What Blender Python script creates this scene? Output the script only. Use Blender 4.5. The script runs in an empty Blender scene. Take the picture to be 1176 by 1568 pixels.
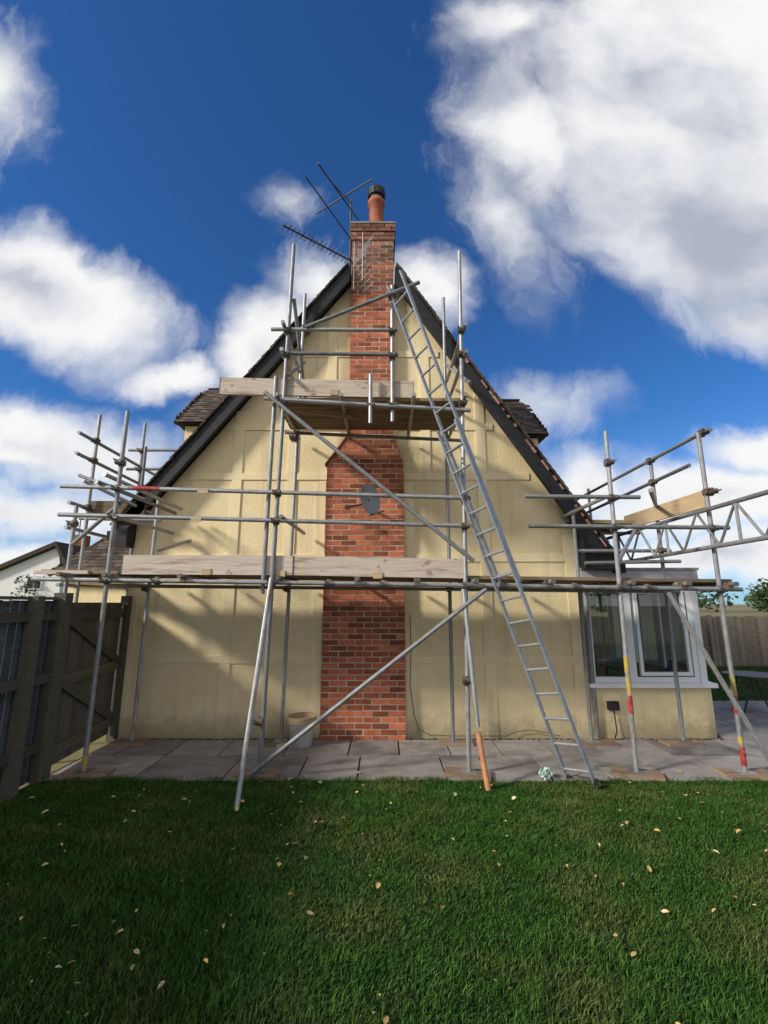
import bpy, math, random
import numpy as np
from mathutils import Vector, Matrix, noise
random.seed(7); np.random.seed(7)
R=random.uniform
S=bpy.context.scene
S.view_settings.view_transform='Standard'; S.view_settings.look='None'; S.view_settings.exposure=0
# ---------------------------------------------------------------- helpers
def nd(nt,t,ins=None,**kw):
    n=nt.nodes.new(t)
    for k,v in kw.items(): setattr(n,k,v)
    for k,v in (ins or {}).items():
        s=n.inputs[k]
        if isinstance(v,bpy.types.NodeSocket): nt.links.new(v,s)
        else: s.default_value=v
    return n
def mixc(nt,f,a,b,mode='MIX'):
    n=nt.nodes.new('ShaderNodeMix'); n.data_type='RGBA'; n.blend_type=mode
    for i,v in ((0,f),(6,a),(7,b)):
        if isinstance(v,bpy.types.NodeSocket): nt.links.new(v,n.inputs[i])
        else: n.inputs[i].default_value=v if i==0 else (tuple(v)+(1,) if len(v)==3 else v)
    return n.outputs[2]
def mth(nt,op,a,b=0.0,c=0.0,clamp=False):
    n=nt.nodes.new('ShaderNodeMath'); n.operation=op; n.use_clamp=clamp
    for i,v in enumerate((a,b,c)):
        if isinstance(v,bpy.types.NodeSocket): nt.links.new(v,n.inputs[i])
        else: n.inputs[i].default_value=v
    return n.outputs[0]
def sstep(nt,v,a,b):
    n=nd(nt,'ShaderNodeMapRange',{0:v,1:a,2:b},interpolation_type='SMOOTHSTEP'); return n.outputs[0]
def M(name,c1,c2=None,c3=None,scale=6,sscale=1.2,rough=.85,bump=0.0,bscale=60,metal=0,rnd=0.0,coord='Object',stretch=(1,1,1),stain=(.5,.7),spec=.3,bdist=.01,foot=None,knots=None):
    m=bpy.data.materials.new(name); m.use_nodes=True; nt=m.node_tree
    b=nt.nodes['Principled BSDF']; b.inputs['Roughness'].default_value=rough; b.inputs['Metallic'].default_value=metal
    b.inputs['Specular IOR Level'].default_value=spec
    tc=nd(nt,'ShaderNodeTexCoord'); at=nd(nt,'ShaderNodeAttribute',attribute_name='rnd')
    off=mth(nt,'MULTIPLY',at.outputs['Fac'],37.0)
    va=nd(nt,'ShaderNodeVectorMath',{0:tc.outputs[coord],1:off},operation='ADD')
    mp=nd(nt,'ShaderNodeMapping',{0:va.outputs[0],'Scale':stretch})
    n1=nd(nt,'ShaderNodeTexNoise',{'Vector':mp.outputs[0],'Scale':scale,'Detail':6.0,'Roughness':.65})
    col=mixc(nt,sstep(nt,n1.outputs[0],.3,.7),c1,c2 or c1)
    if c3:
        n2=nd(nt,'ShaderNodeTexNoise',{'Vector':mp.outputs[0],'Scale':sscale,'Detail':5.0,'Roughness':.6})
        col=mixc(nt,sstep(nt,n2.outputs[0],*stain),col,c3)
    if knots:
        n5=nd(nt,'ShaderNodeTexNoise',{'Vector':va.outputs[0],'Scale':5.5,'Detail':3.0,'Roughness':.7})
        col=mixc(nt,mth(nt,'MULTIPLY',sstep(nt,n5.outputs[0],.62,.70),.75),col,knots)
    if foot:   # splash-back dirt on the lowest part of the wall
        sz=nd(nt,'ShaderNodeSeparateXYZ',{0:tc.outputs['Object']})
        n4=nd(nt,'ShaderNodeTexNoise',{'Vector':tc.outputs['Object'],'Scale':6.0,'Detail':6.0,'Roughness':.7})
        hh=mth(nt,'ADD',sz.outputs[2],mth(nt,'MULTIPLY',n4.outputs[0],-.55))
        col=mixc(nt,mth(nt,'MULTIPLY',sstep(nt,hh,.12,-.25),.8),col,foot)
        n6=nd(nt,'ShaderNodeTexNoise',{'Vector':nd(nt,'ShaderNodeMapping',{0:tc.outputs['Object'],'Scale':(7,7,.6)}).outputs[0],'Scale':1.0,'Detail':5.0,'Roughness':.6})
        col=mixc(nt,mth(nt,'MULTIPLY',sstep(nt,n6.outputs[0],.52,.75),.28),col,foot)
    if rnd:
        f=mth(nt,'MULTIPLY_ADD',at.outputs['Fac'],rnd,1-rnd/2)
        cb=nd(nt,'ShaderNodeVectorMath',{0:col,3:f},operation='SCALE'); col=cb.outputs[0]
    nt.links.new(col,b.inputs['Base Color'])
    if bump:
        n3=nd(nt,'ShaderNodeTexNoise',{'Vector':mp.outputs[0],'Scale':bscale,'Detail':4.0})
        bp=nd(nt,'ShaderNodeBump',{'Height':n3.outputs[0],'Strength':bump,'Distance':bdist})
        nt.links.new(bp.outputs[0],b.inputs['Normal'])
    return m
class MB:
    def __init__(s): s.v=[];s.f=[];s.uv=[];s.r=[]
    def face(s,vs,uv=None,r=0.0):
        i=len(s.v); s.v+= [tuple(p) for p in vs]; s.f.append(tuple(range(i,i+len(vs)))); s.r+=[r]*len(vs)
        if uv is None:
            a=Vector(vs[0]);n=(Vector(vs[1])-a).cross(Vector(vs[2])-a)
            ax=max(range(3),key=lambda k:abs(n[k])); uv=[((p[1],p[2]) if ax==0 else (p[0],p[2]) if ax==1 else (p[0],p[1])) for p in vs]
        s.uv+=list(uv)
    def obox(s,c,ax,size,r=None):
        if r is None: r=random.random()
        c=Vector(c);X,Y,Z=[Vector(a).normalized() for a in ax];h=[q/2 for q in size]
        def P(a,b,d): return c+X*a*h[0]+Y*b*h[1]+Z*d*h[2]
        for k,(q) in enumerate([((-1,-1,-1),(-1,1,-1),(1,1,-1),(1,-1,-1)),((-1,-1,1),(1,-1,1),(1,1,1),(-1,1,1)),((-1,-1,-1),(1,-1,-1),(1,-1,1),(-1,-1,1)),((1,1,-1),(-1,1,-1),(-1,1,1),(1,1,1)),((-1,1,-1),(-1,-1,-1),(-1,-1,1),(-1,1,1)),((1,-1,-1),(1,1,-1),(1,1,1),(1,-1,1))]):
            vs=[P(*t) for t in q]
            if k<2: uv=[(t[0]*h[0],t[1]*h[1]) for t in q]
            elif k<4: uv=[(t[0]*h[0],t[2]*h[2]+.3) for t in q]
            else: uv=[(t[1]*h[1],t[2]*h[2]+.7) for t in q]
            s.face(vs,uv,r)
    def box(s,x0,x1,y0,y1,z0,z1,r=None):
        s.obox(((x0+x1)/2,(y0+y1)/2,(z0+z1)/2),((1,0,0),(0,1,0),(0,0,1)),(x1-x0,y1-y0,z1-z0),r)
    def beam(s,a,b,w,h,up=(0,0,1),r=None):
        a=Vector(a);b=Vector(b);d=b-a;L=d.length;d.normalize();up=Vector(up);y=up.cross(d)
        if y.length<1e-4: y=Vector((0,1,0)).cross(d)
        y.normalize();z=d.cross(y); s.obox((a+b)/2,(d,y,z),(L,w,h),r)
    def tube(s,a,b,rad=.0242,n=12,r=None,r2=None,caps=True):
        if r is None: r=random.random()
        a=Vector(a);b=Vector(b);d=(b-a);L=d.length;d.normalize()
        y=d.orthogonal().normalized();z=d.cross(y); r2=rad if r2 is None else r2
        A=[a+(y*math.cos(2*math.pi*i/n)+z*math.sin(2*math.pi*i/n))*rad for i in range(n)]
        B=[b+(y*math.cos(2*math.pi*i/n)+z*math.sin(2*math.pi*i/n))*r2 for i in range(n)]
        for i in range(n):
            j=(i+1)%n; s.face([A[i],A[j],B[j],B[i]],[(0,i*.012),(0,i*.012+.012),(L,i*.012+.012),(L,i*.012)],r)
        if caps: s.face(A[::-1],[(0,0)]*n,r); s.face(B,[(0,0)]*n,r)
    def lathe(s,c,prof,n=28,r=0.0):
        c=Vector(c)
        for (r0,z0),(r1,z1) in zip(prof,prof[1:]):
            for i in range(n):
                a=2*math.pi*i/n;b=2*math.pi*(i+1)/n
                s.face([c+Vector((r0*math.cos(a),r0*math.sin(a),z0)),c+Vector((r0*math.cos(b),r0*math.sin(b),z0)),c+Vector((r1*math.cos(b),r1*math.sin(b),z1)),c+Vector((r1*math.cos(a),r1*math.sin(a),z1))],[(a,z0),(b,z0),(b,z1),(a,z1)],r)
    def extr(s,poly,y0,y1,r=0.0):
        n=len(poly)
        s.face([(p[0],y0,p[1]) for p in poly],None,r); s.face([(p[0],y1,p[1]) for p in poly[::-1]],None,r)
        for i in range(n):
            a=poly[i];b=poly[(i+1)%n]; s.face([(a[0],y1,a[1]),(b[0],y1,b[1]),(b[0],y0,b[1]),(a[0],y0,a[1])],None,r)
    def build(s,name,mat,parent=None,smooth=False,weld=False):
        me=bpy.data.meshes.new(name); me.from_pydata(s.v,[],s.f)
        uvl=me.uv_layers.new(name='UVMap'); uvl.data.foreach_set('uv',np.array(s.uv,dtype=np.float32).ravel())
        at=me.attributes.new('rnd','FLOAT','POINT'); at.data.foreach_set('value',np.array(s.r,dtype=np.float32))
        me.materials.append(mat)
        if smooth: me.polygons.foreach_set('use_smooth',[True]*len(me.polygons))
        o=bpy.data.objects.new(name,me); S.collection.objects.link(o)
        if weld:
            md=o.modifiers.new('w','WELD'); md.merge_threshold=.0005
        if parent: o.parent=parent
        return o
def E(name):
    o=bpy.data.objects.new(name,None); S.collection.objects.link(o); return o
# ---------------------------------------------------------------- camera
cam=bpy.data.cameras.new('camera'); co=bpy.data.objects.new('camera',cam); S.collection.objects.link(co)
co.location=(0,0,1.75); co.rotation_euler=(math.radians(90+11.3),0,0)
cam.sensor_fit='VERTICAL'; cam.sensor_height=36; cam.sensor_width=27; cam.lens=16.07; cam.clip_start=.05; cam.clip_end=2000
S.camera=co
# ---------------------------------------------------------------- light
EL=math.radians(29);AZ=math.radians(63)
Ld=Vector((-math.sin(AZ)*math.cos(EL),-math.cos(AZ)*math.cos(EL),math.sin(EL)))
sl=bpy.data.lights.new('sun','SUN'); sl.energy=4.4; sl.angle=math.radians(7); sl.color=(1,.94,.83)
so=bpy.data.objects.new('sun',sl); S.collection.objects.link(so); so.rotation_euler=(-Ld).to_track_quat('-Z','Y').to_euler(); so.location=(-10,-20,30)
W=bpy.data.worlds.new('World'); S.world=W; W.use_nodes=True; nt=W.node_tree
for n in list(nt.nodes): nt.nodes.remove(n)
sky=nd(nt,'ShaderNodeTexSky',sky_type='NISHITA'); sky.sun_disc=False; sky.sun_elevation=EL; sky.sun_rotation=math.pi+AZ; sky.altitude=50; sky.air_density=1.0; sky.dust_density=.3; sky.ozone_density=3.0
tc=nd(nt,'ShaderNodeTexCoord'); sx=nd(nt,'ShaderNodeSeparateXYZ',{0:tc.outputs['Generated']})
X,Y,Z=sx.outputs
ya=mth(nt,'MAXIMUM',mth(nt,'ABSOLUTE',Y),.08)
ab=nd(nt,'ShaderNodeCombineXYZ',{0:mth(nt,'DIVIDE',X,ya),1:mth(nt,'DIVIDE',Z,ya),2:0.0}).outputs[0]
wn=nd(nt,'ShaderNodeTexNoise',{'Vector':ab,'Scale':2.2,'Detail':6.0,'Roughness':.6})
wv=nd(nt,'ShaderNodeVectorMath',{0:wn.outputs['Color'],1:(.5,.5,.5)},operation='SUBTRACT')
wv2=nd(nt,'ShaderNodeVectorMath',{0:wv.outputs[0],3:.30},operation='SCALE')
abw=nd(nt,'ShaderNodeVectorMath',{0:ab,1:wv2.outputs[0]},operation='ADD').outputs[0]
def blob(vec,a,b,ra,rb,rot,w):
    mp=nd(nt,'ShaderNodeMapping',{0:vec,'Location':(a,b,0),'Rotation':(0,0,math.radians(rot)),'Scale':(ra,rb,1)},vector_type='TEXTURE')
    ln=nd(nt,'ShaderNodeVectorMath',{0:mp.outputs[0]},operation='LENGTH').outputs['Value']
    return mth(nt,'MULTIPLY',mth(nt,'SUBTRACT',1.0,ln),w)
blobs=[(1.0,1.5,.72,.62,25,1.25),(.82,.98,.40,.32,-30,1.1),(.92,.68,.22,.10,-15,.6),(.38,1.25,.18,.28,20,.7),(.28,1.0,.10,.22,15,.4),(.35,1.62,.2,.1,20,.45),
(-.84,.75,.38,.17,-27,1.2),(-1.10,1.42,.15,.26,20,.5),(-.27,.58,.17,.18,20,1.0),(-.12,.76,.17,.10,-25,.7),(.11,.76,.12,.11,0,.75),(-.26,1.0,.06,.05,-30,.25),
(-.50,.50,.13,.05,0,.75),(-.82,.36,.42,.10,-8,.95),(-.85,.20,.48,.07,0,.8),(.46,.27,.13,.09,0,.8),(.86,.35,.18,.07,10,.9),(.76,.22,.46,.10,5,.95),(.8,.09,.6,.09,0,.9),(.38,.44,.12,.07,0,.4),(-.8,.07,.6,.07,0,.8),(-.33,.42,.12,.08,0,.4)]
dens=None
for bl in blobs:
    v=blob(abw,*bl)
    dens=v if dens is None else mth(nt,'SMOOTH_MAX',dens,v,.12)
dens=mth(nt,'MAXIMUM',dens,-.45)
n1=nd(nt,'ShaderNodeTexNoise',{'Vector':abw,'Scale':3.4,'Detail':9.0,'Roughness':.54})
n2=nd(nt,'ShaderNodeTexNoise',{'Vector':abw,'Scale':2.2,'Detail':6.0,'Roughness':.5})
d=mth(nt,'ADD',dens,mth(nt,'MULTIPLY',mth(nt,'SUBTRACT',n1.outputs[0],.5),1.05))
back=sstep(nt,Y,.05,-.25)  # unseen extra cloud behind the camera, added as neutral fill light for the wall
d=mth(nt,'ADD',d,mth(nt,'MULTIPLY',back,.7))
cl=sstep(nt,d,-.20,.60)
wm=nd(nt,'ShaderNodeMapping',{0:abw,'Rotation':(0,0,math.radians(38)),'Scale':(5.5,1.6,1)})
nw=nd(nt,'ShaderNodeTexNoise',{'Vector':wm.outputs[0],'Scale':1.3,'Detail':8.0,'Roughness':.6,'Distortion':.4})
wisp=mth(nt,'MULTIPLY',sstep(nt,mth(nt,'ADD',nw.outputs[0],mth(nt,'MULTIPLY',dens,.75)),.38,.80),.55)
cl=mth(nt,'MAXIMUM',cl,wisp)
grey=mth(nt,'ADD',blob(abw,.86,.92,.42,.42,0,.38),blob(abw,.5,1.55,.2,.2,0,.0)); grey=mth(nt,'MAXIMUM',grey,0.0)
sh1=sstep(nt,mth(nt,'ADD',mth(nt,'ADD',mth(nt,'MULTIPLY',d,.36),mth(nt,'MULTIPLY',n2.outputs[0],1.2)),grey),.76,1.25)
white=mixc(nt,mth(nt,'MULTIPLY',sh1,.9),(9.5,9.5,9.5),(3.6,4.1,5.2))
blue=mixc(nt,1.0,sky.outputs[0],(.36,.80,1.30),'MULTIPLY')
haze=sstep(nt,Z,.38,.0)
blue=mixc(nt,mth(nt,'MULTIPLY',haze,.38),blue,(5.0,7.0,9.0))
colr=mixc(nt,cl,blue,white)
bg=nd(nt,'ShaderNodeBackground',{'Color':colr,'Strength':.10})
ou=nd(nt,'ShaderNodeOutputWorld',{0:bg.outputs[0]})
# ---------------------------------------------------------------- materials
m_render=M('cream_render',(.76,.62,.37),(.82,.68,.42),(.68,.55,.32),scale=3,sscale=.7,rough=.9,bump=.55,bscale=34,bdist=.012,foot=(.34,.28,.17))
m_band=M('cream_render_smooth',(.79,.66,.41),(.83,.70,.44),(.72,.59,.36),scale=5,sscale=.9,rough=.85,bump=.25,bscale=55,bdist=.004,foot=(.36,.30,.19))
m_brick=M('red_brick',(.32,.085,.042),(.43,.135,.065),(.16,.055,.035),scale=9,sscale=4,rough=.9,bump=.6,bscale=90,rnd=.95,bdist=.004,stain=(.52,.78))
m_brickw=M('weathered_brick',(.23,.09,.06),(.30,.14,.10),(.13,.09,.07),scale=9,sscale=3,rough=.95,bump=.7,bscale=80,rnd=.7,bdist=.005,stain=(.45,.65))
m_mortar=M('mortar',(.62,.53,.43),(.42,.36,.29),(.30,.26,.2),scale=12,sscale=2,bump=.5,bscale=150,bdist=.003)
m_tile=M('plain_tile',(.065,.050,.042),(.12,.088,.068),(.11,.12,.06),scale=8,sscale=3,rough=.9,bump=.6,bscale=70,rnd=.9,bdist=.004,stain=(.55,.75))
m_black=M('black_barge_paint',(.012,.012,.014),(.022,.022,.024),scale=10,rough=.55,bump=.2,bscale=40)
m_galv=M('galvanised_steel',(.34,.345,.35),(.21,.215,.22),(.20,.14,.10),scale=14,sscale=4,rough=.5,metal=.45,rnd=.7,coord='UV',stretch=(1,4,1),stain=(.52,.75),bump=.15,bscale=60,bdist=.002,spec=.5)
m_coupl=M('coupler_steel',(.12,.12,.125),(.20,.18,.16),(.20,.10,.05),scale=20,sscale=6,rough=.6,metal=.4,rnd=.5)
m_board=M('scaffold_board',(.60,.51,.42),(.47,.39,.32),(.33,.23,.18),scale=9,sscale=3.5,rough=.9,rnd=.2,coord='UV',stretch=(.5,7,1),bump=.5,bscale=25,bdist=.004,stain=(.5,.70),knots=(.30,.15,.10))
m_deck=M('deck_board',(.28,.20,.12),(.18,.135,.09),(.11,.085,.06),scale=9,sscale=2,rough=.9,rnd=.5,coord='UV',stretch=(.5,7,1),bump=.4,bscale=25,bdist=.004)
m_sole=M('sole_board',(.30,.20,.13),(.18,.13,.09),(.1,.08,.07),scale=9,rough=.9,rnd=.6,coord='UV',stretch=(.6,6,1))
m_yw=M('yellow_wood',(.50,.37,.22),(.37,.27,.16),scale=9,rough=.85,rnd=.3,coord='UV',stretch=(.5,6,1))
m_alu=M('aluminium',(.42,.43,.44),(.30,.31,.32),scale=12,rough=.42,metal=.5,rnd=.15,spec=.5)
m_fence=M('weathered_fence',(.050,.058,.064),(.10,.108,.112),(.045,.055,.04),scale=7,sscale=2,rough=.9,rnd=1.0,coord='UV',stretch=(.5,8,1),bump=.6,bscale=30,bdist=.005)
m_gate=M('gate_wood',(.125,.11,.085),(.085,.078,.062),(.07,.08,.045),scale=7,sscale=2,rough=.9,rnd=.7,coord='UV',stretch=(.5,8,1),bump=.6,bscale=30,bdist=.005)
m_bfence=M('boundary_fence_wood',(.20,.165,.13),(.14,.12,.095),(.10,.10,.07),scale=7,sscale=2,rough=.9,rnd=.6,coord='UV',stretch=(.5,8,1))
m_slab=M('sandstone_slab',(.215,.195,.18),(.30,.27,.25),(.14,.13,.12),scale=5,sscale=1.6,rough=.85,rnd=.4,bump=.4,bscale=30,bdist=.006)
m_soil=M('soil',(.035,.030,.022),(.06,.05,.035),(.035,.045,.02),scale=30,rough=1,bump=.8,bscale=60,bdist=.02)
m_upvc=M('white_upvc',(.78,.79,.80),(.72,.73,.75),scale=3,rough=.35,spec=.5)
m_fascia=M('fascia_grey',(.36,.37,.39),(.44,.44,.46),scale=3,rough=.5)
m_lead=M('roof_felt',(.22,.23,.24),(.30,.31,.32),scale=6,rough=.8)
m_terra=M('terracotta',(.42,.12,.06),(.30,.09,.05),(.10,.06,.05),scale=8,sscale=3,rough=.7)
m_dark=M('dark_metal',(.03,.03,.032),(.05,.05,.05),rough=.5,metal=.3)
m_ant=M('antenna_metal',(.05,.05,.055),(.08,.08,.085),rough=.6,metal=.2)
m_ant2=M('antenna_light',(.55,.55,.56),(.42,.42,.43),rough=.5,metal=.2)
m_dish=M('dish_grey',(.26,.27,.28),(.32,.33,.34),rough=.6)
m_red=M('red_paint',(.45,.04,.03),(.22,.03,.03),(.25,.24,.23),scale=20,sscale=12,rough=.6)
m_yel=M('yellow_paint',(.50,.37,.06),(.32,.25,.08),(.25,.24,.23),scale=20,sscale=12,rough=.6)
m_org=M('orange_paint',(.58,.25,.11),(.40,.17,.09),scale=15,rough=.6)
m_pink=M('undercloak',(.50,.27,.22),(.35,.2,.17),scale=15,rough=.9,rnd=.5)
m_field=M('field_ground',(.22,.17,.08),(.15,.15,.06),(.28,.21,.12),scale=.2,sscale=.03,rough=1)
m_wh=M('white_render',(.72,.72,.70),(.66,.66,.64),scale=2,rough=.9)
m_int=M('interior_wall',(.45,.43,.38),(.40,.38,.34),scale=2,rough=.9)
m_lawn=M('lawn_ground',(.022,.044,.010),(.034,.062,.015),(.05,.05,.02),scale=14,sscale=1.2,rough=1,bump=1,bscale=90,bdist=.03)
m_grass=M('grass_blades',(.028,.078,.012),(.058,.122,.022),(.12,.135,.042),scale=7,sscale=1.6,rough=.85,rnd=1.25,stain=(.45,.75),spec=.12)
m_leaf=M('dry_leaf',(.65,.48,.16),(.45,.27,.12),(.60,.64,.45),scale=9,sscale=5,rough=.7,rnd=.7)
m_fol=M('foliage',(.035,.065,.018),(.06,.10,.03),(.09,.10,.035),scale=2,sscale=.5,rough=.9,rnd=1.0)
m_bag=M('pale_green_bag',(.35,.50,.40),(.50,.60,.52),scale=20,rough=.5)
m_blue=M('blue_glaze',(.02,.04,.22),(.02,.03,.15),rough=.2,spec=.6)
gl=bpy.data.materials.new('window_glass'); gl.use_nodes=True; g=gl.node_tree
for n in list(g.nodes): g.nodes.remove(n)
fr=nd(g,'ShaderNodeFresnel',{'IOR':1.5}); ff=mth(g,'MULTIPLY_ADD',fr.outputs[0],1.3,.06,clamp=True)
tr=nd(g,'ShaderNodeBsdfTransparent',{0:(.66,.72,.72,1)}); gs=nd(g,'ShaderNodeBsdfGlossy',{'Roughness':.01})
mx=nd(g,'ShaderNodeMixShader',{0:ff,1:tr.outputs[0],2:gs.outputs[0]}); nd(g,'ShaderNodeOutputMaterial',{0:mx.outputs[0]})
# ---------------------------------------------------------------- ground
b=MB(); b.face([(-600,-300,-.03),(600,-300,-.03),(600,1200,-.03),(-600,1200,-.03)]); b.build('ground',m_field)
b=MB()
def lawn_edge(x): return 4.95+.025*noise.noise((x*2.1,0,0))+.012*noise.noise((x*9,3,0))
xs=np.linspace(-3.5,14,90)
for x0,x1 in zip(xs,xs[1:]):
    b.face([(x0,-8,0),(x1,-8,0),(x1,lawn_edge(x1),0),(x0,lawn_edge(x0),0)])
b.face([(4.6,8.3,0),(30,8.3,0),(30,13.6,0),(4.6,13.6,0)])
b.face([(8.2,4.9,-.001),(30,4.9,-.001),(30,8.3,-.001),(8.2,8.3,-.001)])
b.build('lawn',m_lawn)
def blades(n,x0,x1,y0,y1,h0,h1):
    x=np.random.uniform(x0,x1,n);y=y0+(y1-y0)*np.random.uniform(0,1,n)**.85
    k=np.abs(x)<y*.92+.8; x=x[k];y=y[k]
    n=len(x);a=np.random.uniform(0,2*math.pi,n)
    patch=(np.sin(x*2.3+np.sin(y*1.7)*2)+np.sin(y*3.1+x*.7))*.15+.78+.3*np.sin(x*9+y*7)*np.sin(y*11-x*5)+.35*(np.random.uniform(0,1,n)**6)
    h=np.random.uniform(h0,h1,n)*patch; w=np.random.uniform(.0013,.0028,n)*(1+.25*y/3)
    lx=np.cos(a+1.3)*h*np.random.uniform(.2,1.2,n);ly=np.sin(a+1.3)*h*np.random.uniform(.2,1.2,n)
    v=np.zeros((n,5,3)); ca,sa=np.cos(a)*w,np.sin(a)*w
    v[:,0]=np.stack([x-ca,y-sa,0*x],1);v[:,1]=np.stack([x+ca,y+sa,0*x],1)
    v[:,2]=np.stack([x+ca*.8+lx*.35,y+sa*.8+ly*.35,h*.6],1);v[:,3]=np.stack([x-ca*.8+lx*.35,y-sa*.8+ly*.35,h*.6],1)
    v[:,4]=np.stack([x+lx,y+ly,h*.95],1)
    return v
V=[blades(560000,-3.42,6.0,1.5,4.97,.018,.048),blades(50000,4.7,12,8.4,13.4,.03,.07)]
V.append(blades(14000,-3.42,6.6,4.90,5.02,.03,.065))
V=np.concatenate(V);n=len(V)
me=bpy.data.meshes.new('grass'); me.vertices.add(n*5); me.vertices.foreach_set('co',V.astype(np.float32).ravel())
me.loops.add(n*7); me.polygons.add(n*2)
base=(np.arange(n)*5)[:,None]
li=np.concatenate([base+np.array([[0,1,2,3]]),base+np.array([[3,2,4]])],1).ravel()
me.loops.foreach_set('vertex_index',li.astype(np.int32))
ls=(np.arange(n)*7)[:,None]+np.array([[0,4]]); me.polygons.foreach_set('loop_start',ls.ravel().astype(np.int32))
me.update(calc_edges=True); me.validate()
at=me.attributes.new('rnd','FLOAT','POINT'); rr=np.repeat(np.random.uniform(0,1,n),5).astype(np.float32); at.data.foreach_set('value',rr)
me.materials.append(m_grass); go=bpy.data.objects.new('grass',me); S.collection.objects.link(go)
for nn in m_grass.node_tree.nodes:
    if nn.type=='MATH' and nn.operation=='MULTIPLY' and abs(nn.inputs[1].default_value-37)<.1: nn.inputs[1].default_value=.15
b=MB()
for i in range(170):
    y=1.9+3.3*random.random()**1.1; x=R(-.8,.8)*y*1.05
    if x<-3.2: continue
    s=R(.008,.022)*(.8+.1*y);a=R(0,6.28);c=Vector((x,y,R(.036,.052)));u=Vector((math.cos(a),math.sin(a),R(-.4,.4)));w=Vector((-math.sin(a),math.cos(a),R(-.4,.4)))
    r=random.random();up=Vector((0,0,s*R(.1,.5)))
    P=[c-u*s,c-u*s*.4+w*s*.55+up,c+u*s*.4+w*s*.5+up,c+u*s*1.1,c+u*s*.4-w*s*.5+up,c-u*s*.4-w*s*.55+up]
    b.face([P[0],P[1],P[2],P[3]],None,r);b.face([P[0],P[3],P[4],P[5]],None,r)
b.build('fallen_leaves',m_leaf)
# patio
b=MB(); b.face([(-3.5,4.9,.002),(8.2,4.9,.002),(8.2,8.3,.002),(-3.5,8.3,.002)]); pat=E('patio'); b.build('bedding',m_soil,pat)
b=MB()
rows=[(4.97,5.72),(5.73,6.33)]
G=.018
for k,(y0,y1) in enumerate(rows):
    x=-3.42+(.3 if k else 0)
    if k: b.obox((-3.28,(y0+y1)/2,.016),((1,0,0),(0,1,0),(0,0,1)),(.27,y1-y0-G,.03))
    while x<8:
        w=random.choice([.6,.75,.9,.6,.45])
        if k==0 and random.random()<.25:
            ym=(y0+y1)/2
            b.obox((x+w/2,(y0+ym)/2,.016),((1,R(-.004,.004),0),(0,1,0),(0,0,1)),(w-G,ym-y0-G,.03)); b.obox((x+w/2,(y1+ym)/2,.016),((1,0,0),(0,1,0),(0,0,1)),(w-G,y1-ym-G,.03))
        else: b.obox((x+w/2,(y0+y1)/2,.016+R(-.002,.002)),((1,R(-.006,.006),0),(0,1,R(-.003,.003)),(0,0,1)),(w-G,y1-y0-G,.03))
        x+=w
y=6.34
while y<8.2:
    x=4.45
    while x<8:
        w=random.choice([.6,.75,.9]); b.obox((x+w/2,y+.3,.016),((1,0,0),(0,1,0),(0,0,1)),(w-G,.6-G,.03)); x+=w
    y+=.6
o=b.build('paving_slabs',m_slab,pat); md=o.modifiers.new('b','BEVEL'); md.width=.004; md.segments=1
b=MB()
for i in range(900):
    x=R(-3.5,4.4);y=R(6.34,6.44);s=R(.006,.018); c=Vector((x,y,.012))
    b.obox(c,((1,R(-1,1),R(-.5,.5)),(R(-.5,.5),1,0),(0,0,1)),(s*1.4,s,s))
b.build('gravel_strip',m_slab)
# ---------------------------------------------------------------- house
H=E('rendered_house')
ax_,az_=-.15,7.45; lx,lz=-3.76,2.80; rx,rz=3.22,2.30
sl_=(az_-lz)/(ax_-lx); sr_=(az_-rz)/(rx-ax_)
def roofz(x): return az_-sl_*(ax_-x) if x<ax_ else az_-sr_*(x-ax_)
WY=6.5;HB=15.0
b=MB()
pts=[(-3.58,0),(2.74,0),(2.74,roofz(2.74)-.2),(ax_,az_-.2),(-3.58,roofz(-3.58)-.2)]
b.extr(pts,WY,HB); b.build('walls',m_render,H)
b=MB()
def band(x0,x1,z0,z1): b.box(x0,x1,WY-.016,WY+.01,z0,z1,0)
hz=[.95,2.33,3.53,4.30,5.50]
def xl(z): return max(-3.57,ax_-(az_-.3-z)/sl_)
def xr(z): return min(2.73,ax_+(az_-.3-z)/sr_)
bw=.10
for z in hz:
    band(xl(z+bw)+.02,-.84,z,z+bw) if z<4 else band(xl(z+bw)+.02,-.53,z,z+bw)
    band(.29,xr(z+bw)-.02,z,z+bw) if z<4 else band(.2,xr(z+bw)-.02,z,z+bw)
segs=[0]+sum([[z,z+bw] for z in hz],[])+[6.6]
for xc,z0,z1 in [(-2.16,0,4.6),(1.44,0,4.9),(-3.5,0,2.6),(2.64,0,2.7),(-1.35,2.4,5.5),(-.80,4.3,6.3),(.62,3.6,5.6),(.36,0,3.5),(-.92,0,3.5)]:
    w=.14 if abs(xc)<3 else .12
    for i in range(0,len(segs),2):
        a,c=max(segs[i],z0),min(segs[i+1],z1)
        if c-a>.05: band(xc-w/2,xc+w/2,a+.001,c-.001)
o=b.build('render_bands',m_band,H); md=o.modifiers.new('b','BEVEL'); md.width=.006
CL,CR=-.53,.17
b=MB()
for (x,z,xc) in ((lx,lz,CL),(rx,rz,CR)):
    d=Vector((x-ax_,0,z-az_)).normalized(); nrm=Vector((-d.z,0,d.x)); nrm=nrm if nrm.z>0 else -nrm
    q=[Vector((ax_,0,az_)),Vector((x,0,z)),Vector((x,0,z))-nrm*.10,Vector((ax_,0,az_-.17))]
    b.extr([(p.x,p.z) for p in q],7.12,HB+.15)
    q=[Vector((xc,0,roofz(xc))),Vector((x,0,z)),Vector((x,0,z))-nrm*.10,Vector((xc,0,roofz(xc)-.17))]
    b.extr([(p.x,p.z) for p in q],6.34,7.118)
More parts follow.
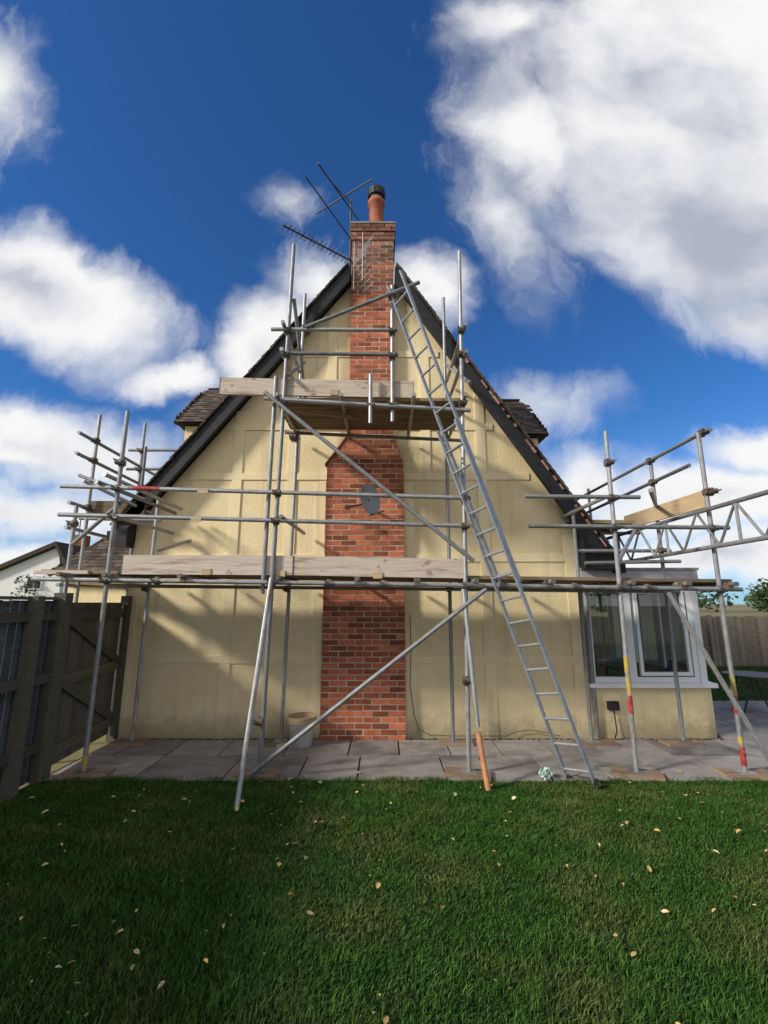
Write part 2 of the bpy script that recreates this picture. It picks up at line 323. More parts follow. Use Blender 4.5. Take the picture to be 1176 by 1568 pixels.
b.build('roof_deck',m_black,H)
def tiles(b,o,ud,vd,nu,nv,test=None,tw=.165,g=.10,th=.014):
    o=Vector(o);ud=Vector(ud).normalized();vd=Vector(vd).normalized();nn=ud.cross(vd)
    if nn.z<0: nn=-nn
    for j in range(nv):
        for i in range(-1,nu+1):
            u=(i+(.5 if j%2 else 0))*tw;v=j*g; u0,u1=max(u,0),min(u+tw-.004,nu*tw)
            if u1-u0<.03: continue
            if test and not test((u0+u1)/2,v+g/2): continue
            jit=R(-.006,.006)
            c=o+ud*(u0+u1)/2+vd*(v+g*.75+jit)+nn*(.024+R(-.003,.007))
            vv=(vd-nn*.10).normalized(); b.obox(c,(ud,vv,ud.cross(vv)),(u1-u0,g*1.5,th))
b=MB()
dl=Vector((ax_-lx,0,az_-lz));dr=Vector((ax_-rx,0,az_-rz))
LL=dl.length*(CL-lx)/(ax_-lx)-.1; LR=dr.length*(rx-CR)/(rx-ax_)-.1
tiles(b,(lx,6.22,lz),(0,1,0),dl,54,int(dl.length/.1),lambda u,v:v<LL or u>.95)
tiles(b,(rx,6.22,rz),(0,1,0),dr,54,int(dr.length/.1),lambda u,v:v<LR or u>.95)
b.build('roof_tiles',m_tile,H)
b=MB()
for i in range(26): b.tube((ax_,7.15+i*.3,az_-.01),(ax_,7.15+i*.3+.295,az_+.005),.11,10)
b.build('ridge_tiles',m_tile,H)
b=MB()
def barge(p,q,w,y0,y1):
    p=Vector((p[0],0,p[1]));q=Vector((q[0],0,q[1]));d=(q-p).normalized();n_=Vector((d.z,0,-d.x)); n_=n_ if n_.z<0 else -n_
    # top end cut plumb against the chimney
    sgn=1 if q.x>p.x else -1
    t=n_*w; e=t-d*(t.x/d.x)
    b.extr([(t_.x,t_.z) for t_ in (p,q,q+n_*w,p+e)],y0,y1)
barge((CL-.005,roofz(CL)-.015),(lx-.0,lz-.015),.165,6.26,6.335); barge((CR+.005,roofz(CR)-.015),(rx,rz-.015),.175,6.26,6.335)
b.extr([(2.76,2.22),(3.24,2.20),(3.24,2.30),(2.76,2.95)],6.265,6.50)
b.extr([(-3.80,2.52),(-3.56,2.52),(-3.56,2.95),(-3.80,2.72)],6.265,6.50)
b.box(-3.86,-3.74,6.3,15,2.62,2.74); b.box(3.2,3.32,6.3,15,2.16,2.28)
b.build('barge_boards',m_black,H)
b=MB()
for i in range(24):
    t=.35+.62*(i+R(-.3,.3))/24; x=ax_+(rx-ax_)*t; z=roofz(x)-.035
    if random.random()<.3: continue
    d=dr.normalized(); b.obox((x,6.25,z),(d,(0,1,0),d.cross(Vector((0,1,0)))),(R(.04,.16),.015,R(.015,.045)))
b.build('verge_mortar',m_pink,H)
def dormer(sgn,y0,y1,xe,ze,xr_,zr):
    yc=(y0+y1)/2
    b=MB()
    xw=xe-sgn*.12
    xi=ax_+sgn*(az_-ze)/(sl_ if sgn<0 else sr_)-sgn*.3
    b.box(min(xw,xi),max(xw,xi),y0+.12,y1-.12,ze-1.2,ze-.02); b.build('dormer_walls',m_render,H)
    b=MB()
    xend=ax_+sgn*.4
    hipx=xr_
    A=Vector((xe,y0,ze));Bq=Vector((xend,y0,ze));C=Vector((xend,yc,zr));D=Vector((hipx,yc,zr));F=Vector((xe,y1,ze));G_=Vector((xend,y1,ze))
    b.face([A,Bq,C,D]);b.face([F,G_,C,D]);b.face([A,D,F]); b.face([A,Bq,G_,F]); b.build('dormer_roof_base',m_black,H)
    b=MB(); L=abs(xend-xe); vd=Vector((0,yc-y0,zr-ze)); hh=vd.length
    def t1(u,v): return u> (abs(hipx-xe))*v/hh-.05
    tiles(b,(xe,y0-.03,ze-.02),(-sgn,0,0),vd,int(L/.165),int(hh/.1)+1,t1)
    vd2=Vector((hipx-xe,0,zr-ze));h2=vd2.length;WW=y1-y0
    def t2(u,v): return u>WW/2*v/h2 and u<WW-WW/2*v/h2
    tiles(b,(xe,y0,ze),(0,1,0),vd2,int(WW/.165),int(h2/.1)+1,t2)
    vd3=Vector((0,yc-y1,zr-ze)); tiles(b,(xe,y1+.03,ze-.02),(-sgn,0,0),vd3,int(L/.165),int(hh/.1)+1,t1)
    for P,Q in ((A,D),(F,D),(D,C)):
        k=int((Q-P).length/.2)
        for i in range(k): b.tube(P+(Q-P)*(i/k),P+(Q-P)*((i+1)/k-.01),.05,8)
    b.build('dormer_tiles',m_tile,H)
dormer(-1,8.0,9.9,-3.86,5.04,-3.70,6.12)
dormer(1,8.0,9.9,3.00,4.80,2.86,5.84)
b=MB(); b.box(-6.0,-3.58,8.7,12.5,0,2.25); b.build('porch_walls',m_render,H)
b=MB();ze=2.27;A=Vector((-6.2,8.5,ze));Bq=Vector((-3.4,8.5,ze));D=Vector((-5.1,9.9,3.75));C=Vector((-3.0,9.9,3.75));F=Vector((-6.2,12.7,ze))
b.face([A,Bq,C,D]);b.face([A,D,Vector((-5.1,11.3,3.75)),F]);b.face([D,C,(-3,11.3,3.75),(-5.1,11.3,3.75)]);b.face([A,Bq,(-3.4,12.7,ze),F]);b.face([F,(-3.4,12.7,ze),(-3,11.3,3.75),(-5.1,11.3,3.75)]);b.build('porch_roof_base',m_black,H)
b=MB();vd=Vector((0,1.4,1.48));hh=vd.length
tiles(b,A+Vector((0,-.03,-.02)),(1,0,0),vd,17,int(hh/.1)+1,lambda u,v:u>1.1*v/hh)
vd=Vector((1.1,0,1.48));h2=vd.length
tiles(b,A,(0,1,0),vd,25,int(h2/.1)+1,lambda u,v:1.4*v/h2<u<4.2-1.4*v/h2)
for i in range(10):
    P,Q=A,D; b.tube(P+(Q-P)*(i/10),P+(Q-P)*((i+1)/10-.01),.055,8)
b.build('porch_tiles',m_tile,H)
# chimney
b=MB();b2=MB();bc=MB()
CY=6.38
def xlc(z): return -.83 if z<3.72 else (-.83+.31*min(1,(z-3.72)/.45))
def xrc(z): return .285 if z<3.72 else (.285-.13*min(1,(z-3.72)/.40))
def course(b,z,x0,x1,y,off,hgt=.063,dep=.11,proud=0):
    x=x0-off
    while x<x1-.01:
        a=max(x,x0);c=min(x+.213,x1)
        if c-a>.03: b.box(a+R(0,.004),c-R(0,.003),y-proud+R(-.003,.002),y+dep,z+R(0,.002),z+hgt,random.random())
        x+=.225
z=.0;k=0
while z<7.8-.02:
    x0,x1=xlc(z),xrc(z); pr=.018 if z>7.48 else 0
    if z>7.62: pr=.03
    bb=b2 if (z>7.35 or (z>6.6 and random.random()<(z-6.5))) else b
    course(bb,z,x0-pr,x1+pr,CY,.1125*(k%2),dep=.11 if z>4.1 else .12,proud=pr)
    if z>4.15:
        for xx,sg in ((x0-pr,1),(x1+pr,-1)):
            y=CY+.115-(.1125 if k%2 else 0)
            while y<7.08:
                a=max(y,CY+.118);c=min(y+.213,7.08)
                if c-a>.03: bb.box(min(xx,xx+sg*.1),max(xx,xx+sg*.1),a,c,z,z+.063,random.random())
                y+=.225
        course(bb,z,x0-pr+.101,x1+pr-.101,6.98,.1125*(k%2),dep=.1+pr)
    z+=.075;k+=1
o=b.build('chimney_bricks',m_brick,H); md=o.modifiers.new('b','BEVEL'); md.width=.003; md.segments=1
o=b2.build('chimney_top_bricks',m_brickw,H); md=o.modifiers.new('b','BEVEL'); md.width=.003; md.segments=1
bc.extr([(-.827,0),(.282,0),(.282,3.72),(.15,4.15),(-.515,4.17),(-.827,3.72)],CY+.0035,6.51)
bc.box(-.515,.152,CY+.0035,7.07,4.17,7.785); bc.build('chimney_mortar',m_mortar,H)
b=MB(); b.box(-.55,.19,CY-.035,7.11,7.80,7.825); b.lathe((-.13,6.72,7.825),[(.28,0),(.2,.07),(.14,.09)]); b.build('chimney_capping',m_lead,H)
b=MB(); pc=(-.13,6.72,7.85); b.lathe(pc,[(.155,0),(.155,.06),(.135,.09),(.12,.62),(.15,.64),(.15,.70),(.125,.72),(.12,.75)]); b.build('chimney_pot',m_terra,H,smooth=True,weld=True)
b=MB(); b.lathe(pc,[(.118,.75),(.118,.80),(.145,.80),(.150,.93),(.12,.97),(.0,.98)])
for i in range(14):
    a=i*2*math.pi/14; b.tube((pc[0]+.152*math.cos(a),pc[1]+.152*math.sin(a),pc[2]+.80),(pc[0]+.152*math.cos(a),pc[1]+.152*math.sin(a),pc[2]+.93),.006,6)
b.build('chimney_cowl',m_dark,H)
b=MB()
for i in range(8):
    t=i/8; z0=3.72+.44*t
    b.obox((-.835+.31*t,CY+.045,z0+.03),((.55,0,.83),(0,1,0),(-.83,0,.55)),(.07,.12,.02))
b.build('shoulder_creasing',m_brickw,H)
# bay / sun room
b=MB(); X0,X1=2.745,4.40
b.box(X0,X1,6.5,6.72,0,.64); b.box(X1-.2,X1,6.722,9.0,0,.64); b.box(X0,X1-.201,8.8,9.0,0,.64); b.build('bay_dwarf_wall',m_render,H)
b=MB(); b.box(X0+.005,X1+.05,6.42,6.56,.645,.70); b.box(X1-.1,X1+.06,6.562,9.0,.645,.70)
def frame(x0,x1,y,z0,z1,w=.06,d=.07):
    b.box(x0,x1,y,y+d,z0,z0+w);b.box(x0,x1,y,y+d,z1-w,z1);b.box(x0,x0+w,y,y+d,z0+w,z1-w);b.box(x1-w,x1,y,y+d,z0+w,z1-w)
ft=2.02
frame(2.80,3.36,6.50,.702,ft,.07);frame(3.362,4.28,6.50,.702,ft,.07)
frame(3.48,4.18,6.485,.79,ft-.09,.045,.04)
b.box(4.282,4.37,6.49,6.6,.702,ft)
def frameY(y0,y1,x,z0,z1,w=.07,d=.07):
    b.box(x-d,x,y0,y1,z0,z0+w);b.box(x-d,x,y0,y1,z1-w,z1);b.box(x-d,x,y0,y0+w,z0+w,z1-w);b.box(x-d,x,y1-w,y1,z0+w,z1-w)
frameY(6.61,7.4,4.36,.702,ft);frameY(7.402,8.2,4.36,.702,ft);frameY(8.202,8.98,4.36,.702,ft)
for i in range(3): frame(2.8+i*.522,2.8+i*.522+.52,8.9,.65,ft)
o=b.build('window_frames',m_upvc,H); md=o.modifiers.new('b','BEVEL'); md.width=.005
b=MB()
b.box(2.745,4.36,6.45,9.0,2.17,2.19)
b.box(2.745,4.38,6.43,6.46,2.06,2.20); b.box(4.37,4.39,6.462,9.0,2.06,2.20); b.build('fascia',m_fascia,H)
b=MB(); b.box(2.745,4.36,6.462,8.98,2.03,2.165); b.build('bay_ceiling',m_wh,H)
b=MB(); b.box(2.745,4.40,6.42,9.02,2.205,2.24); b.build('bay_roof',m_lead,H)
b=MB()
b.face([(2.86,6.53,.77),(3.30,6.53,.77),(3.30,6.53,1.96),(2.86,6.53,1.96)]);b.face([(3.43,6.53,.77),(4.22,6.53,.77),(4.22,6.53,1.96),(3.43,6.53,1.96)])
for y0 in (6.61,7.402,8.202): b.face([(4.32,y0+.07,.77),(4.32,y0+.71,.77),(4.32,y0+.71,1.95),(4.32,y0+.07,1.95)])
for i in range(3): x=2.8+i*.522; b.face([(x+.06,8.93,.71),(x+.46,8.93,.71),(x+.46,8.93,1.96),(x+.06,8.93,1.96)])
b.build('window_glass',gl,H)
b=MB(); b.box(2.746,4.19,6.73,8.79,.0,.06); b.box(2.746,2.76,6.58,8.88,.07,2.02); b.build('bay_interior',m_int,H)
b=MB(); b.lathe((4.02,6.68,.70),[(.05,0),(.085,.06),(.09,.14),(.05,.20),(.035,.24),(.05,.27)]); b.build('blue_vase',m_blue,smooth=True,weld=True)
ch=E('dining_chair'); b=MB()
for x in (3.0,3.4):
    for y in (7.3,7.7): b.beam((x,y,.07),(x,y,.5 if y<7.5 else 1.1),.04,.04,(1,0,0))
b.box(2.97,3.43,7.27,7.73,.50,.54)
for z in (.75,.9,1.05): b.box(3.02,3.38,7.69,7.71,z,z+.05)
b.build('frame',m_deck,ch)
b=MB(); b.box(3.42,4.15,6.9,7.6,.78,.82)
for x in (3.5,4.1):
    for y in (6.95,7.55): b.box(x-.02,x+.02,y-.02,y+.02,.07,.778)
b.build('dining_table',m_deck)
b=MB(); b.tube((2.80,6.46,.05),(2.80,6.46,2.1),.034,12); b.build('downpipe',m_galv,H)
b=MB(); b.box(2.98,3.12,6.44,6.50,.36,.47); b.box(3.0,3.1,6.425,6.438,.375,.455); b.tube((3.05,6.46,.36),(3.06,6.45,.10),.008,6); b.tube((3.06,6.45,.1),(3.0,6.4,.03),.008,6); b.build('outdoor_socket',m_dark,H)
b=MB()
pts=[(.36,6.475,1.6),(.37,6.475,1.1),(.35,6.475,.7),(.40,6.47,.3),(.46,6.46,.12),(.6,6.44,.06),(.9,6.43,.05),(1.6,6.43,.05),(1.75,6.45,.1),(1.95,6.45,.12),(2.3,6.44,.05)]
for p,q in zip(pts,pts[1:]): b.tube(p,q,.004,6)
b.build('wall_cable',m_dark,H)
# ---------------------------------------------------------------- satellite dish, aerials
D=E('satellite_dish'); b=MB(); c=Vector((-.22,6.12,3.14)); ax=Vector((.70,-.70,.12)).normalized(); u=Vector((0,0,1)).cross(ax).normalized(); v=ax.cross(u)
n=24
for k in range(4):
    for i in range(n):
        def q(rr,t):
            return c+u*(.19*rr*math.cos(t))+v*(.23*rr*math.sin(t))+ax*(.05*rr*rr)
        t0,t1=2*math.pi*i/n,2*math.pi*(i+1)/n; b.face([q(k/4,t0),q((k+1)/4,t0),q((k+1)/4,t1),q(k/4,t1)],None,.5)
b.build('reflector',m_dish,D,smooth=True)
b=MB(); b.tube(c,c+Vector((-.02,.26,-.05)),.02,8); b.tube(c-v*.22,c-v*.25+ax*.28+Vector((0,0,.02)),.010,6); b.tube(c+Vector((-.05,.02,-.05)),c+Vector((-.27,.0,-.10)),.012,6); b.obox(c+Vector((-.28,0,-.10)),((1,0,0),(0,1,0),(0,0,1)),(.07,.05,.05)); b.build('arm',m_dark,D)
A_=E('rooftop_aerial'); b=MB()
b.tube((-.56,6.6,6.9),(-.56,6.6,8.5),.02,8)
b.tube((-.986,5.68,8.2),(-.375,6.83,8.2),.012,6);b.tube((-1.16,6.59,8.2),(-.18,5.94,8.2),.012,6)
b.tube((-1.12,5.43,7.7),(-.526,6.63,7.7),.010,6)
b.tube((-.85,5.95,8.2),(-.56,6.62,8.45),.008,6)
p=Vector((-.45,6.45,7.13));q=Vector((-1.47,5.69,7.13)); b.tube(p,q,.014,6)
dd=(q-p).normalized(); pe=Vector((0,0,1)).cross(dd)
for i in range(16):
    t=.12+.86*i/15; c=p+(q-p)*t; L=.11-.03*t; b.tube(c-pe*L,c+pe*L,.006,6)
b.build('mast_and_boom',m_ant,A_)
b=MB(); c0=Vector((-.40,6.18,6.95))
for i in range(11):
    z=-.42+.084*i
    o_=c0+Vector((0,0,z))-dd*(.16*abs(i-5)/5); b.tube(o_-pe*.20,o_+pe*.20,.0055,6)
for s_ in (-.12,.12): b.tube(c0+pe*s_+Vector((0,0,-.42)),c0+pe*s_+Vector((0,0,.42)),.007,6)
b.build('reflector_grid',m_ant2,A_)
# ---------------------------------------------------------------- scaffold
SC=E('scaffolding'); T=MB();C=MB();B_=MB();Dk=MB();SO=MB();RD=MB();YL=MB();YW=MB()
F,Bk=5.1,6.17
def coup(x,y,z):
    C.obox((x,y-.01,z),((1,.1,0),(0,1,0),(0,0,1)),(.07,.08,.06)); C.tube((x,y-.0,z-.045),(x,y,z+.045),.032,10); C.tube((x-.045,y-.045,z),(x+.045,y-.045,z),.032,10); C.tube((x+.045,y-.02,z+.0),(x+.045,y-.11,z+.0),.009,6); C.tube((x-.04,y-.02,z+.02),(x-.04,y-.10,z+.02),.009,6)
def std(x0,x1,y,z1,z0=.06):
    T.tube((x0,y,z0),(x1,y,z1))
    if z0<.1:
        a=R(-.5,.5)
        T.obox((x0,y,.067),((1,0,0),(0,1,0),(0,0,1)),(.15,.15,.008)); SO.obox((x0+R(-.04,.04),y,.046),((math.cos(a),math.sin(a),0),(-math.sin(a),math.cos(a),0),(0,0,1)),(R(.38,.5),.21,.036))
fs=[(-3.07,-3.05,3.99),(-1.27,-1.16,6.28),(.87,.965,6.18),(2.58,2.61,3.74),(3.69,3.70,3.72)]
bs=[(-3.15,-3.12,3.16),(-1.29,-1.2,6.37),(.865,.90,6.30),(2.60,2.60,3.0),(3.75,3.75,3.75)]
for x0,x1,z in fs: std(x0,x1,F,z)
for x0,x1,z in bs: std(x0,x1,Bk,z)
def zd(x): return 1.955-.0145*x
def lx_(x0,z0,x1,z1,y): T.tube((x0,y,z0),(x1,y,z1))
Fy=F-.05
lx_(-3.85,zd(-3.85),3.9,zd(3.9),Fy); lx_(-3.7,1.98,3.9,1.90,Bk-.05)
lx_(-3.68,3.06,.98,2.92,Fy); lx_(-3.66,2.73,.96,2.60,Fy)
lx_(1.60,2.94,2.9,2.93,Fy); lx_(1.62,2.60,3.86,2.58,Fy)
lx_(-1.42,4.13,1.02,3.98,Fy); lx_(-1.4,4.12,1.1,4.0,Bk-.05)
lx_(-1.38,5.04,.17,5.03,Fy); lx_(-1.2,4.72,.17,4.70,Fy)
T.tube((-.95,Fy-.03,5.05),(.44,Fy-.03,5.67)); T.tube((.10,F,3.86),(.10,F,5.68)); T.tube((-.16,Fy-.0,3.82),(-.16,Fy,4.44))
T.tube((-1.34,F+.02,1.85),(-1.31,F+.02,4.45))
T.tube((-1.40,Fy-.06,4.18),(.98,Fy-.06,2.20)); T.tube((-1.33,Fy-.06,.08),(1.10,Fy-.06,1.90))
T.tube((-1.27,4.35,.0),(-1.22,5.0,2.02)); T.tube((3.06,Fy-.06,1.86),(3.95,Fy-.06,.05))
T.tube((.86,5.02,1.9),(.93,4.86,.55)); OR=MB(); OR.tube((.93,4.85,.50),(.985,4.75,.02),.0265,12)
for x in (-3.55,-3.06,-2.25,-1.2,-.35,.30,.93,1.75,2.6,3.2,3.7):
    z=zd(x)+.05; T.tube((x+.06,4.93,z),(x+.06,6.36,z)); C.tube((x+.06,4.925,z),(x+.06,4.95,z),.026,10)
    C.obox((x+.06,Fy,z-.02),((1,0,0),(0,1,0),(0,0,1)),(.06,.07,.08))
for x in (-1.25,-.5,.35,.95): T.tube((x,4.93,4.13),(x,6.40,4.13))
for z in (4.72,5.08):
    T.tube((-1.22,4.95,z),(-1.25,6.42,z)); T.tube((.98,4.95,z-.03),(.95,6.42,z-.03))
T.tube((-1.13,5.1,5.5),(-1.1,6.2,4.35)); T.tube((1.02,5.0,4.3),(.95,6.3,5.25)); T.tube((-1.14,5.0,4.4),(-1.2,6.3,5.3))
for x in (-3.1,-1.25): T.tube((x+.1,5.0,2.7),(x+.12,6.4,2.72))
T.tube((-2.9,5.8,2.4),(-2.75,6.44,2.62)); T.tube((-3.25,5.0,3.1),(-2.95,6.35,3.0))
for x0,x1,zt in fs:
    xx=lambda z:x0+(x1-x0)*z/zt
    for z in [zd(x0)]+([3.06-.03*(x0+3.68),2.73-.028*(x0+3.66)] if x0<1 else [2.93,2.59] if x0<3 else [2.58])+([4.08,4.72,5.04] if zt>5 else []): coup(xx(z),F,z)
for x0,x1,zt in bs:
    for z in [1.94]+([4.05] if zt>5 else []): coup(x0,Bk,z)
for p in ((-.95,F,5.05),(.10,F,5.5),(.10,F,5.03),(.10,F,4.70),(.10,F,4.05),(-.16,F,4.05),(-1.3,F,.55),(.87,F,.95),(-3.05,F,3.35),(2.6,F,3.35),(3.7,F,3.0)): coup(*p)
for x in (-2.5,-.6,.0,1.3,2.1,2.9): coup(x,F,zd(x))
ys=[5.16+.245*i for i in range(4)]
for y0 in ys:
    x=-3.85
    while x<3.8:
        L=min(R(1.9,3.9),3.9-x)
        if 3.9-(x+L)<.5: L=3.9-x
        a=Vector((x,y0+.112+R(-.005,.005),zd(x)+.095));c=Vector((x+L-.01,y0+.112+R(-.005,.005),zd(x+L)+.095+R(0,.004)))
        Dk.beam(a,c,.222,.036); x+=L
for y0 in ys: Dk.beam((-1.32,y0+.112,4.178),(1.0,y0+.112,4.172),.222,.036)
Dk.beam((-1.2,5.3,4.10),(-.4,5.5,4.08),.05,.03)
def toe(x0,z0,x1,z1,y,h=.215):
    B_.beam((x0,y,z0),(x1,y,z1),.036,h)
    for x,z in ((x0,z0),(x1,z1)): C.box(x-.004+(0 if x==x1 else .0),x+.004+.0,y-.021,y+.021,z-h/2-.002,z+h/2+.002)
toe(-2.93,2.175,-1.02,2.165,5.145); toe(-1.01,2.165,.93,2.13,5.147)
toe(-1.99,4.335,.36,4.285,5.145)
B_.beam((-3.9,5.14,2.09),(-3.3,5.14,2.09),.04,.04)
for x,z in ((-1.98,2.10),(-1.15,2.08),(-.07,2.06),(-.60,4.25)): YW.box(x-.05,x+.05,5.115,5.126,z-.04,z+.03)
for x,z in ((-2.05,2.99),(-2.1,2.66)): YW.box(x-.06,x+.06,Fy-.03,Fy-.026,z-.02,z+.03)
for x,y,z in ((-4.1,6.2,4.42),(-4.1,7.4,4.78),(-3.8,6.95,4.2),(-4.1,8.8,4.4),(-3.85,5.6,2.95)): T.tube((x,y,.0),(x,y,z))
for z in (4.02,3.73,3.05,2.72,1.98): T.tube((-4.13,5.85,z),(-4.13,9.2,z))
for z in (4.28,3.95,3.3): T.tube((-4.3,7.35,z),(-3.42,7.35,z))
T.tube((-4.25,6.15,3.5),(-3.3,6.15,3.15)); T.tube((-4.0,5.9,3.35),(-3.3,6.4,3.0)); T.tube((-3.2,5.05,3.2),(-2.85,6.3,3.05))
T.tube((-4.2,6.2,2.9),(-3.1,6.25,2.88)); T.tube((-3.85,5.6,2.45),(-3.0,5.12,2.9))
for p in ((-4.1,6.2,4.02),(-4.1,6.2,3.73),(-4.1,7.4,4.28),(-4.1,7.4,3.95),(-4.1,6.2,3.05),(-3.85,5.6,2.72)): coup(*p)
for i in range(3): Dk.beam((-4.05+.23*i,6.3,3.02),(-4.05+.23*i,7.6,3.02),.22,.036)
for i in range(3): Dk.beam((-4.05+.23*i,6.1,2.08),(-4.05+.23*i,9.0,2.08),.22,.036)
Dk.beam((-4.15,6.28,3.06),(-3.35,6.28,3.06),.04,.2)
T.tube((3.73,4.95,3.71),(3.73,8.6,3.72)); T.tube((3.72,5.35,3.40),(3.72,8.4,3.38)); T.tube((2.55,5.15,2.95),(2.6,8.0,3.0)); T.tube((3.0,5.0,3.0),(3.78,6.2,3.05))
for x,y,z in ((3.73,8.1,3.8),(2.95,8.1,3.7),(3.1,6.9,3.1)): T.tube((x,y,2.2),(x,y,z))
T.tube((2.6,6.2,2.45),(3.9,6.2,2.45)); T.tube((2.7,6.9,2.8),(3.9,6.9,2.8)); T.tube((2.6,8.1,2.75),(3.9,8.1,2.75))
T.tube((2.65,5.2,2.2),(3.5,6.3,2.75)); T.tube((3.95,6.1,2.3),(2.7,6.15,2.28))
YW.beam((3.70,5.12,2.93),(3.70,6.9,2.96),.036,.2)
for i in range(4): Dk.beam((2.75+.24*i,6.5,2.88),(2.75+.24*i,8.3,2.88),.225,.036)
YW.beam((2.72,6.45,2.90),(3.6,6.5,2.90),.05,.05)
for p in ((3.73,5.08,3.71),(3.73,5.08,3.0),(3.73,6.17,3.4),(3.73,6.17,3.71),(3.75,6.17,2.45)): coup(*p)
xb=3.62
for z in (2.36,2.78): T.tube((xb,3.3,z),(xb,7.6,z))
yy=3.4;k=0
while yy<7.4:
    T.tube((xb,yy,2.36 if k%2 else 2.78),(xb,yy+.30,2.78 if k%2 else 2.36),.014,8); yy+=.30;k+=1
for y in (3.4,4.6,5.8,7.0): T.tube((xb,y,2.36),(xb,y,2.78),.016,8)
for x,z0,z1,mbx in ((2.585,.62,.80,RD),(2.588,.80,.98,YL),(2.588,1.02,1.2,YL),(3.69,.12,.30,RD),(3.692,.62,.80,RD),(3.692,.80,1.0,YL),(3.69,.32,.40,YL),(-3.07,.08,.22,YL)):
    mbx.tube((x,F,z0),(x,F,z1),.0258,12)
RD.tube((-2.9,Fy,3.037),(-2.55,Fy,3.026),.0256,12); YW.obox((-1.2,6.1,.045),((1,.3,0),(-.3,1,0),(0,0,1)),(.26,.2,.03))
T.build('tubes',m_galv,SC,smooth=False); C.build('couplers',m_coupl,SC); B_.build('toe_boards',m_board,SC); Dk.build('deck_boards',m_deck,SC); SO.build('sole_boards',m_sole,SC)
RD.build('red_bands',m_red,SC);YL.build('yellow_bands',m_yel,SC);YW.build('new_timber',m_yw,SC);OR.build('orange_tube',m_org,SC)
# ---------------------------------------------------------------- ladder
LD=E('extension_ladder'); b=MB()
p0=Vector((1.85,5.03,.0)); p1=Vector((.0,5.03,5.62)); rv=Vector((.165,-.25,.05)); dL=(p1-p0).normalized(); Lt=(p1-p0).length
nr=dL.cross(rv).normalized()
def section(t0,t1,off,sc=1.0):
    o=nr*off; r_=rv*sc; e=rv*(1-sc)/2
    a0=p0+dL*Lt*t0+o+e;a1=p0+dL*Lt*t1+o+e
    for s_ in (Vector((0,0,0)),r_): b.beam(a0+s_,a1+s_,.020,.040,nr,.3)
    L=Lt*(t1-t0);k=int(L/.25)
    for i in range(k): q=a0+dL*(.12+.25*i); b.tube(q,q+r_,.014,8,.6)
section(0,.66,0);section(.34,1.0,.055,.88)
b.build('sections',m_alu,LD)
b=MB()
for s_ in (Vector((0,0,0)),rv): b.obox(p0+s_+Vector((0,0,.03)),((1,0,0),(0,1,0),(0,0,1)),(.05,.05,.05))
b.build('rubber_feet',m_dark,LD)
# ---------------------------------------------------------------- fence, gate
FN=E('garden_fence'); b=MB(); fx=-3.46
y=-4.0
while y<4.93:
    t=R(-.012,.012)
    b.obox((fx-.05+R(-.005,.005),y+.05,.90),((t,1,0),(1,-t,0),(0,0,1)),(.092,.018,1.76+R(-.015,.01)))
    y+=.101
b.build('boards',m_fence,FN)
b=MB()
for z in (.35,1.0,1.62): b.beam((fx,-4,z),(fx,4.93,z),.05,.09,(0,0,1))
b.beam((fx-.03,-4,1.80),(fx-.03,4.93,1.80),.08,.03)
for y in (-2.6,-.8,1.0,2.8,4.55): b.box(fx-.02,fx+.08,y,y+.1,0,1.82)
b.box(fx-.05,fx+.08,4.94,5.06,0,1.86); b.build('rails_and_posts',m_gate,FN)
GT=E('garden_gate'); b=MB(); g0=Vector((-3.42,5.10,0));g1=Vector((-3.55,6.36,0)); gd=(g1-g0).normalized();gn=Vector((gd.y,-gd.x,0))
k=0
while k<12:
    c=g0+gd*(.055+.105*k); b.obox(c-gn*.03+Vector((0,0,.93)),(Vector((0,0,1)),gd,gn),(1.66,.103,.018)); k+=1
for z in (.25,.95,1.62): b.beam(g0+Vector((0,0,z)),g1+Vector((0,0,z)),.03,.11)
b.beam(g0+gn*.002+Vector((0,0,.93)),g1+gn*.002+Vector((0,0,.30)),.028,.10); b.beam(g0+gn*.002+Vector((0,0,1.58)),g1+gn*.002+Vector((0,0,1.0)),.028,.10)
b.box(-3.60,-3.50,6.37,6.47,0,1.85); b.build('gate_leaf',m_gate,GT)
FR=E('boundary_fence'); b=MB(); x=4.0
while x<34: b.box(x,x+.095,13.7,13.72,0,1.38+R(-.02,.02)); x+=.1
x=4.0
while x<34: b.box(x,x+.1,13.6,13.7,0,1.42); x+=1.8
b.build('boards',m_bfence,FR)
# ---------------------------------------------------------------- plant pot, bag, garden furniture
P=E('plant_pot'); b=MB(); b.lathe((-1.03,6.12,.03),[(.0,0),(.135,.0),(.165,.28),(.18,.285),(.18,.30)],32); b.build('glazed_body',m_wh,P,smooth=True,weld=True)
b=MB(); b.lathe((-1.03,6.12,.03),[(.182,.27),(.186,.34),(.165,.34),(.16,.29),(0,.28)],32); b.build('rim_and_soil',m_yw,P)
b=MB()
for i in range(60):
    c=Vector((1.62,5.02,.08));a=R(0,6.28);e=R(-.2,1.3);r=R(.03,.075);p=c+Vector((math.cos(a)*math.cos(e)*r,math.sin(a)*math.cos(e)*r,math.sin(e)*r-.03))
    b.obox(p,((R(-1,1),R(-1,1),R(-1,1)),(R(-1,1),1,0),(0,R(-1,1),1)),(R(.03,.06),R(.02,.04),.006))
b.build('plastic_bag',m_bag)
TB=E('garden_table'); b=MB(); b.lathe((5.9,7.7,.62),[(0,0),(.40,0),(.40,.02),(0,.02)],28)
for a in (0.4,1.97,3.54,5.1): b.tube((5.9+.36*math.cos(a),7.7+.36*math.sin(a),.03),(5.9+.2*math.cos(a+.5),7.7+.2*math.sin(a+.5),.62),.014,8)
b.build('table_frame',m_dark,TB)
